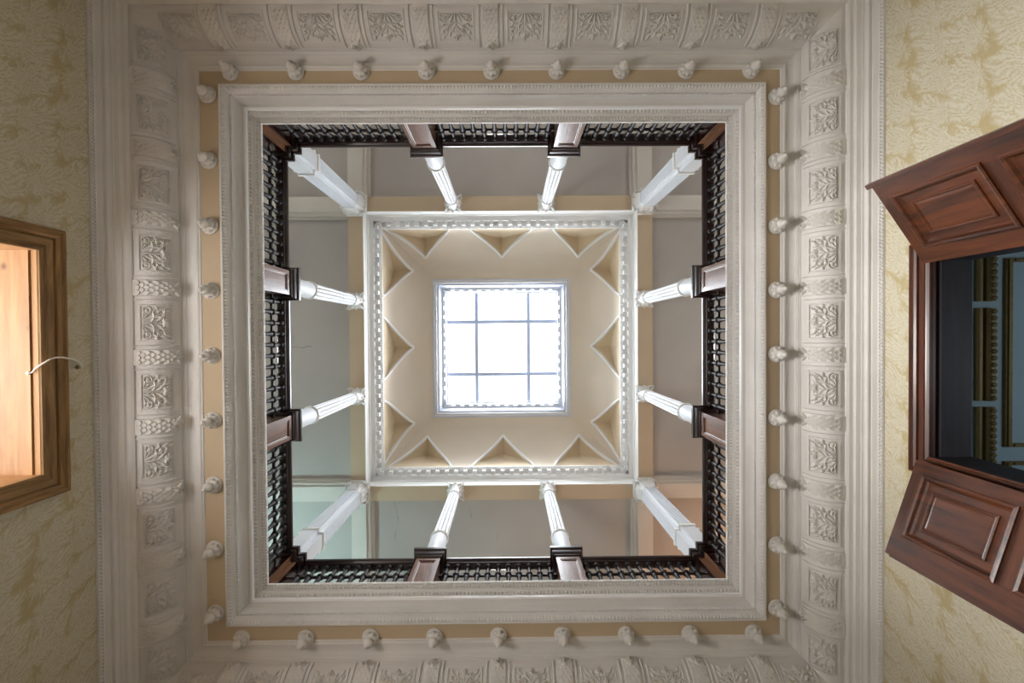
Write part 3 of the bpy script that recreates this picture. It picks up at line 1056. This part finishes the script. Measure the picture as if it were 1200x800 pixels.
# weld so the cove shades smoothly
import bmesh
bm = bmesh.new(); bm.from_mesh(lantern.data); bmesh.ops.remove_doubles(bm, verts=bm.verts, dist=.0004); bm.to_mesh(lantern.data); bm.free()
tag(lantern, 'tan coved lantern ceiling with pointed lunettes below the skylight', 'ceiling', kind='structure')
for s in range(4):
    parts, W, half = lun[s]
    sp = LSP * half / 1.86
    for i in range(3):
        mb = MB().add(parts[i][0], parts[i][1], True)
        o = mb.build('lunette', tan_lunette, lantern)
        bm = bmesh.new(); bm.from_mesh(o.data); bmesh.ops.remove_doubles(bm, verts=bm.verts, dist=.0004); bm.to_mesh(o.data); bm.free()
        u0 = (i - 1) * sp
        mb = MB()
        for q in (-1, 1):       # flat raised rib along the groin
            loops = []
            for j in range(25):
                h = LH * j / 24
                w = LW * (1 - (h / LH) ** EXPN)
                p = cove_p(h)
                # rib straddles the groin, standing proud of the cove
                tx, tp = -LW * EXPN * (max(h, .01) / LH) ** (EXPN - 1) / LH, CP * (h / CH ** 2) / math.sqrt(max(.05, 1 - (h / CH) ** 2))
                l = math.hypot(tx, tp, 1)
                T = Vector((q * tx, tp, 1)) / l
                nrm = Vector((0, math.sqrt(max(.02, 1 - (h / CH) ** 2)), -h / CH)).normalized()
                side = T.cross(nrm).normalized()
                Pc = Vector((u0 + q * w, p, h))
                loop = []
                for a_, b_ in ((-.021, -.03), (-.021, .010), (-.012, .018), (.012, .018), (.021, .010), (.021, -.03)):
                    P_ = Pc + side * a_ + nrm * b_
                    loop.append(W(P_.x, P_.y, P_.z))
                loops.append(loop)
            mb.loft(loops, True)
        mb.build('lunette_rib', white_upper, lantern)

# ------------------------------------------------------------------ skylight
sky_root = empty('window_1', ((SKY[0] + SKY[1]) / 2, (SKY[2] + SKY[3]) / 2, Zd(D_SK)))
tag(sky_root, 'square nine-light skylight in a white dentilled frame at the top of the lantern', 'skylight', kind='structure')


def child(mb, name, mat, root):
    o = mb.build(name, mat, root)
    o.matrix_parent_inverse = Matrix.Translation(root.location).inverted()
    return o


prof = [(-.004, D_SK + .01), (-.004, D_SK - .012), (.02, D_SK - .016), (.03, D_SK - .012), (.04, D_SK + .0), (.06, D_SK + .03), (.075, D_SK + .07), (.082, D_SK + .072), (.1, D_SK + .074), (.105, D_SK + .10),
        (.12, D_SK + .15), (.135, D_SK + .20), (.14, D_SK + .205), (.165, D_SK + .21), (.17, D_SK + .24), (.185, D_SK + .29), (.205, D_SK + .34), (.212, D_SK + .345), (.222, D_SK + .35), (.226, D_SK + .45), (-.1, D_SK + .47)]
mb = MB().ring(SKY, prof)
bead_row(mb, SKY, .165, D_SK + .235, .16, block(.05, 0, .028, 0, .06))
bead_row(mb, SKY, .05, D_SK + .004, .03, lump(.012, .02, .016))
child(mb, 'frame', frame_white, sky_root)
D_GL = D_SK + .40
kk = D_GL / F
GX = [U(px, 407, D_GL)[0] for px in (526.5, 558.8, 619.2, 649.3)]
GY = [U(588, py, D_GL)[1] for py in (345.8, 377, 438, 469.5)]
child(MB().quad((GX[0] - .12, GY[0] - .12, Zd(D_GL + .03)), (GX[3] + .12, GY[0] - .12, Zd(D_GL + .03)), (GX[3] + .12, GY[3] + .12, Zd(D_GL + .03)), (GX[0] - .12, GY[3] + .12, Zd(D_GL + .03))), 'glass', glass, sky_root)
for x in GX[1:3]:
    child(MB().box(x - .031, x + .031, GY[0] - .03, GY[3] + .03, Zd(D_GL - .015), Zd(D_GL + .05)), 'glazing_bar', bar_mat, sky_root)
for y in GY[1:3]:
    child(MB().box(GX[0] - .03, GX[3] + .03, y - .031, y + .031, Zd(D_GL - .012), Zd(D_GL + .048)), 'glazing_bar', bar_mat, sky_root)

# ------------------------------------------------------------------ left opening: oak architrave, pine lining
xw = WALL[0]
y0, y1, zt = LO['y0'], LO['y1'], LO['z']
win = empty('door_1', (xw, (y0 + y1) / 2, 0))
tag(win, 'deep doorway in the left wall with brown oak architrave and pine lining', 'doorway', kind='structure')
arch = [(0, .0), (0, .018), (.012, .022), (.02, .016), (.03, .02), (.034, .026), (.07, .028), (.074, .020), (.08, .020), (.084, .034), (.1, .04), (.112, .034), (.118, .034), (.126, .042), (.138, .042), (.142, .03), (.142, 0)]


def architrave(xw, dirx, y0, y1, zt, head_mat, side_mat, root, w=1.0):
    """profile (outward from the opening, projection into the room)"""
    L_, H_, R_ = [], [], []
    for o_, pr in arch:
        o_ *= w
        x = xw + dirx * pr
        L_.append([(x, y0 - o_, 0), (x, y0 - o_, zt + o_)])
        R_.append([(x, y1 + o_, 0), (x, y1 + o_, zt + o_)])
        H_.append([(x, y0 - o_, zt + o_), (x, y1 + o_, zt + o_)])
    for rows, nm, mt in ((L_, 'architrave_side', side_mat), (R_, 'architrave_side', side_mat), (H_, 'architrave_head', head_mat)):
        mb = MB()
        vs = [p for r in rows for p in r]
        mb.add(vs, [(2 * i, 2 * i + 1, 2 * i + 3, 2 * i + 2) for i in range(len(rows) - 1)])
        child(mb, nm, mt, root)


architrave(xw, 1, y0, y1, zt, oak_y, oak_z, win)
xd = xw - .50
# rebated strip, shadow groove, pine boards
mb = MB()
mb.box(xw - .028, xw + .004, y0 - .02, y1 + .02, zt - .002, zt + .03)
child(mb, 'lining_strip', pine, win)
mb = MB()
mb.box(xd, xw - .040, y0 - .02, y1 + .02, zt - .006, zt + .03)
child(mb, 'lining_soffit', pine, win)
for q, yy in ((-1, y0), (1, y1)):
    mb = MB().box(xd, xw + .002, min(yy, yy + q * .03), max(yy, yy + q * .03), 0, zt)
    child(mb, 'lining_side', pine, win)

# unseen box added beyond the pine-lined doorway to keep sky light out
ax0, ax1, ay0, ay1, az = xw - 5.2, xd, -2.6, 2.9, 3.4
mb = MB()
mb.quad((ax0, ay0, 0), (ax0, ay1, 0), (ax0, ay1, az), (ax0, ay0, az)).quad((ax0, ay0, 0), (ax1, ay0, 0), (ax1, ay0, az), (ax0, ay0, az)).quad((ax0, ay1, 0), (ax1, ay1, 0), (ax1, ay1, az), (ax0, ay1, az))
mb.quad((ax1, ay0, 0), (ax1, y0, 0), (ax1, y0, az), (ax1, ay0, az)).quad((ax1, y1, 0), (ax1, ay1, 0), (ax1, ay1, az), (ax1, y1, az)).quad((ax1, y0, zt), (ax1, y1, zt), (ax1, y1, az), (ax1, y0, az))
tag(mb.build('wall_sky_screen', grey_ceiling), 'added pale walls shutting out the sky beyond the pine-lined doorway', 'wall', kind='structure')
tag(MB().quad((ax0, ay0, az), (ax1, ay0, az), (ax1, ay1, az), (ax0, ay1, az)).build('ceiling', grey_ceiling), 'added pale ceiling shutting out the sky beyond the pine-lined doorway', 'ceiling', kind='structure')
tag(MB().quad((ax0, ay0, 0), (xl - .6, ay0, 0), (xl - .6, ay1, 0), (ax0, ay1, 0)).build('floor', floor_mat), 'added floor of the unseen box beyond the pine-lined doorway', 'floor', kind='structure')

# cable looped over the architrave
a = U(91.5, 430, 2.97)
pa = (xw + .006, a[1], None)
zc0 = 2.717 * F / 508 + CAM_Z
cab = empty('cable', (xw + .01, .19, zc0))
tag(cab, 'thin pale cable looping from the left wall over the oak architrave into the doorway', 'cable')
# points given as (x, y, z) along its run
def on(px, py, x):
    """survey: point at (px, py) lying on the upright plane X = x"""
    d = x / U(px, py, 1)[0]
    return (x, U(px, py, d)[1], Zd(d))
run = [on(91.5, 430.5, xw + .006), on(95, 431.5, xw + .016), on(95, 427, xw + .022), on(89, 422.5, xw + .03), on(80, 420, xw + .046), on(70, 418.5, xw + .058), on(60, 420.5, xw + .06), on(50, 426, xw + .04), on(42, 431.5, xw + .0), on(38, 436, xw - .03)]
xs, ys = U(33, 437, zt - CAM_Z - .008)
run.append((xs, ys, zt - .008))
sm = []
for i in range(len(run) - 1):
    p0, p1, p2, p3 = [Vector(run[max(0, min(len(run) - 1, i + q))]) for q in (-1, 0, 1, 2)]
    for j in range(5):
        t = j / 5
        sm.append(.5 * ((2 * p1) + (p2 - p0) * t + (2 * p0 - 5 * p1 + 4 * p2 - p3) * t * t + (3 * p1 - p0 - 3 * p2 + p3) * t ** 3))
sm.append(Vector(run[-1]))
child(MB().tube([tuple(p) for p in sm], .005, 6), 'cable_run', cable_mat, cab)
q = on(91, 430, xw + .008)
child(MB().ball(q, .008, .014, .014), 'cable_clip', brass, cab)
child(MB().ball((xs, ys, zt - .008), .012, .012, .006), 'cable_grommet', cable_mat, cab)

# ------------------------------------------------------------------ right opening and mahogany doors
xw = WALL[1]
y0, y1, zt = RO['y0'], RO['y1'], RO['z']
dr = empty('door_2', (xw, (y0 + y1) / 2, 0))
tag(dr, 'mahogany doorway in the right wall with dark lining', 'doorway', kind='structure')
architrave(xw, -1, y0, y1, zt, mahogany_frame, mahogany, dr, .8)
child(MB().box(xw - .004, xw + .02, y0 - .02, y1 + .02, zt + .0, zt + .04), 'lining_edge', mahogany_frame, dr)
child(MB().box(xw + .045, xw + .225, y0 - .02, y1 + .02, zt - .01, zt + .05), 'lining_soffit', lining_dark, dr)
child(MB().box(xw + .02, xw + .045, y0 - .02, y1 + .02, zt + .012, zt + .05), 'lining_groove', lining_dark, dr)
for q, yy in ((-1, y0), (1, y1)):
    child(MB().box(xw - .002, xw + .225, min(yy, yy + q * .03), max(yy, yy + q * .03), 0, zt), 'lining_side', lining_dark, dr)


def door_leaf(hx, hy, fx, fy, flip, label, stile_f, stile_h):
    """hinge (hx,hy), free edge (fx,fy); local x from hinge to free edge, local y = thickness"""
    ang = math.atan2(fy - hy, fx - hx)
    Wd = math.hypot(fx - hx, fy - hy)
    root = empty('door_leaf', (hx, hy, 0), ang)
    tag(root, label, 'door', 'mahogany door leaves')
    Ht = Zd(2.645)
    zb = .015
    T = .045
    S = 1 if flip else -1            # side (local y sign) that faces the hall
    ya, yb_ = (-T / 2, T / 2)
    # stiles
    o = MB().box(0, stile_h, ya, yb_, zb, Ht).build('hinge_stile', mahogany, root)
    o = MB().box(Wd - stile_f, Wd, ya, yb_, zb, Ht).build('lock_stile', mahogany, root)
    rails = [(Ht - .085, Ht), (Ht - .085 - .47 - .10, Ht - .085 - .47), (Ht - 1.75, Ht - 1.62), (zb, .24)]
    for r0, r1 in rails:
        MB().box(stile_h, Wd - stile_f, ya + .0005, yb_ - .0005, r0, r1).build('rail', mahogany_rail, root)
    for i in range(len(rails) - 1):
        z1, z0 = rails[i][0], rails[i + 1][1]
        x0, x1 = stile_h, Wd - stile_f
        pn = MB().box(x0 - .005, x1 + .005, -.010, .010, z0 - .005, z1 + .005).build('panel', mahogany, root)
        mb = MB()
        for q in (-1, 1):
            # bolection moulding round the panel, then a raised field with its own bead
            for ins, prf in ((0, [(-.012, T / 2), (-.012, T / 2 + .010), (-.004, T / 2 + .014), (.008, T / 2 + .010), (.016, T / 2 - .004), (.026, .010)]),
                             (.062, [(0, .010), (.0, .018), (.006, .022), (.013, .020), (.018, .014), (.03, .016)])):
                loops = []
                for o_, h in prf:
                    e = ins + o_
                    loops.append([(x0 + e, q * h, z0 + e), (x1 - e, q * h, z0 + e), (x1 - e, q * h, z1 - e), (x0 + e, q * h, z1 - e)])
                mb.loft(loops, False)
            e = .092
            mb.quad((x0 + e, q * .016, z0 + e), (x1 - e, q * .016, z0 + e), (x1 - e, q * .016, z1 - e), (x0 + e, q * .016, z1 - e))
        mb.build('panel_moulding', mahogany, pn)
    # meeting astragal on the free edge
    mb = MB().box(Wd - .012, Wd + .016, (-T / 2 - .022) if S < 0 else (T / 2 - .004), (-T / 2 + .004) if S < 0 else (T / 2 + .022), zb, Ht + .012)
    mb.build('astragal', mahogany, root)
    return root


A = U(1086, 306, 2.645); Bq = U(1024, 215, 2.645)
door_leaf(A[0], A[1], Bq[0], Bq[1], False, 'open mahogany door leaf above the right doorway, swung toward the top', .105, .11)
A = U(1078, 540, 2.645); Bq = U(1041, 648, 2.645)
door_leaf(A[0], A[1], Bq[0], Bq[1], False, 'open mahogany door leaf below the right doorway, swung toward the bottom', .14, .08)

# room beyond: blue-grey ceiling with gilt mouldings
D_NR = 3.30
nx0, nx1, ny0, ny1 = xw + .225, xw + 3, yt - .2, yb + .2
zn = Zd(D_NR)
o = MB().quad((nx0, ny0, zn), (nx1, ny0, zn), (nx1, ny1, zn), (nx0, ny1, zn)).build('ceiling', blue_paint)
tag(o, 'blue-grey ceiling of the room beyond the mahogany doors', 'ceiling', kind='structure')
mb = MB()
mb.quad((nx1, ny0, 0), (nx1, ny1, 0), (nx1, ny1, zn), (nx1, ny0, zn)).quad((nx0, ny0, 0), (nx1, ny0, 0), (nx1, ny0, zn), (nx0, ny0, zn)).quad((nx0, ny1, 0), (nx1, ny1, 0), (nx1, ny1, zn), (nx0, ny1, zn))
mb.quad((nx0, ny0, 0), (nx0, y0 - .02, 0), (nx0, y0 - .02, zn), (nx0, ny0, zn)).quad((nx0, y1 + .02, 0), (nx0, ny1, 0), (nx0, ny1, zn), (nx0, y1 + .02, zn)).quad((nx0, y0 - .02, zt + .03), (nx0, y1 + .02, zt + .03), (nx0, y1 + .02, zn), (nx0, y0 - .02, zn))
tag(mb.build('wall_far', blue_paint), 'blue-grey walls of the room beyond the mahogany doors', 'wall', kind='structure')
X = lambda px: U(px, 420, D_NR)[0]
Y = lambda py: U(1165, py, D_NR)[1]
segs = [(150, 353), (361, 469), (476, 600), (607, 720)]
mb = MB()
for sa, sb in segs:
    ya, yb_ = Y(sa), Y(sb)
    for xa, xb, h in ((X(1141), X(1149), .03), (X(1151), X(1162), .05)):
        n = 3
        loops = []
        for yv in (ya, yb_):
            loops.append([(xa, yv, zn), (xa, yv, zn - h * .6), (xa + (xb - xa) * .3, yv, zn - h), (xa + (xb - xa) * .7, yv, zn - h), (xb, yv, zn - h * .5), (xb, yv, zn)])
        mb.loft(loops)
    n = int((yb_ - ya) / .045)
    for i in range(n):
        yy = ya + (yb_ - ya) * (i + .5) / n
        mb.ball(((X(1151) + X(1162)) / 2, yy, zn - .05), .026, .018, .014, 6, 4)
tag(mb.build('gilt_cornice', gilt), 'carved gilt strip along the blue-grey ceiling edge beyond the doorway', 'moulding', kind=None)
for sa, sb, which in ((303, 523, 'the full-length one'), (540, 700, 'cut off by the lower leaf')):
    mb = MB()
    fx0, fx1, fy0, fy1 = X(1175), X(1175) + .75, Y(sa), Y(sb)
    w = .048
    for bxs in ((fx0, fx0 + w, fy0, fy1), (fx1 - w, fx1, fy0, fy1), (fx0 + w, fx1 - w, fy0, fy0 + w * .55), (fx0 + w, fx1 - w, fy1 - w * .55, fy1)):
        mb.box(bxs[0], bxs[1], bxs[2], bxs[3], zn - .022, zn + .002)
        mb.box(bxs[0] + .012, bxs[1] - .012, bxs[2] + .006, bxs[3] - .006, zn - .034, zn - .02)
    tag(mb.build('gilt_panel_frame', gilt), 'gilt rectangular frame on the blue-grey far ceiling, ' + which, 'moulding', 'gilt frames on the far ceiling')

# ------------------------------------------------------------------ light
w = bpy.data.worlds.new('overcast_sky'); scene.world = w
w.use_nodes = True
bg = w.node_tree.nodes['Background']
wn, wl = w.node_tree.nodes, w.node_tree.links
wt = wn.new('ShaderNodeTexCoord'); wsx = wn.new('ShaderNodeSeparateXYZ'); wr = wn.new('ShaderNodeValToRGB')
wl.new(wt.outputs['Generated'], wsx.inputs[0]); wl.new(wsx.outputs['Z'], wr.inputs['Fac']); wl.new(wr.outputs['Color'], bg.inputs['Color'])
wr.color_ramp.elements[0].position = .0; wr.color_ramp.elements[0].color = (.06, .055, .05, 1)
wr.color_ramp.elements[1].position = .25; wr.color_ramp.elements[1].color = (.9, .95, 1, 1)
bg.inputs['Strength'].default_value = 2.4


def area(name, loc, target, size, sizey, power, color, portal=False):
    l = bpy.data.lights.new(name, 'AREA')
    l.shape = 'RECTANGLE'; l.size = size; l.size_y = sizey; l.energy = power; l.color = color
    if portal: l.cycles.is_portal = True
    o = bpy.data.objects.new(name, l); col.objects.link(o)
    o.location = loc
    o.rotation_euler = (Vector(target) - Vector(loc)).to_track_quat('-Z', 'Y').to_euler()
    return o


scx, scy = (GX[0] + GX[3]) / 2, (GY[0] + GY[3]) / 2
area('skylight_portal', (scx, scy, Zd(D_GL + .15)), (scx, scy, 0), 2.0, 2.0, 1, (1, 1, 1), True)
sl = bpy.data.lights.new('overcast_skylight', 'SUN'); sl.energy = 56; sl.angle = math.radians(115); sl.color = (.93, .97, 1)
so = bpy.data.objects.new('overcast_skylight', sl); col.objects.link(so); so.location = (scx, scy, 14)
lcy = (LO['y0'] + LO['y1']) / 2
area('doorway_daylight', (WALL[0] - 4.6, lcy + .3, 2.25), (0, lcy, 2.75), 1.6, 1.0, 740, (1, .98, .95))
area('doorway_light', (WALL[0] - .47, lcy, .95), (0, lcy, 1.7), 1.15, 1.3, 75, (1, .98, .95))


def point(name, loc, power, color, r=.15):
    l = bpy.data.lights.new(name, 'POINT'); l.energy = power; l.color = color; l.shadow_soft_size = r
    o = bpy.data.objects.new(name, l); col.objects.link(o); o.location = loc
    return o


point('gallery_lamp_cool', (gx0 + .4, gy1 - .6, Zd(5.6)), 72, (.6, .95, 1))
point('gallery_lamp_warm', (gx1 - .35, gy1 - .5, Zd(5.8)), 34, (1, .55, .3))
for nm, lx, ly in (('gallery_fill', gx0 + .35, gy0 + .5), ('gallery_fill', gx1 - .35, gy0 + .5), ('gallery_fill', gx0 + .3, CY), ('gallery_fill', gx1 - .3, CY), ('gallery_fill', CX, gy0 + .3), ('gallery_fill', CX, gy1 - .3)):
    point(nm, (lx, ly, Zd(5.3)), 24, (1, .97, .93))  # unseen fill lights added to brighten the gallery
point('far_room_fill', (xw + 1.9, .3, 1.6), 25, (.8, .92, 1))  # unseen light added for the room past the doors

# ------------------------------------------------------------------ camera
cam = bpy.data.cameras.new('camera'); cam.sensor_width = 36; cam.lens = 16; cam.clip_start = .01
co = bpy.data.objects.new('camera', cam); col.objects.link(co)
M = CAM_ROT
mm = Matrix(((M[0][0], -M[0][1], -M[0][2], 0), (M[1][0], -M[1][1], -M[1][2], 0), (M[2][0], -M[2][1], -M[2][2], CAM_Z), (0, 0, 0, 1)))
co.matrix_world = mm
scene.camera = co
scene.view_settings.view_transform = 'Standard'
scene.view_settings.exposure = 0
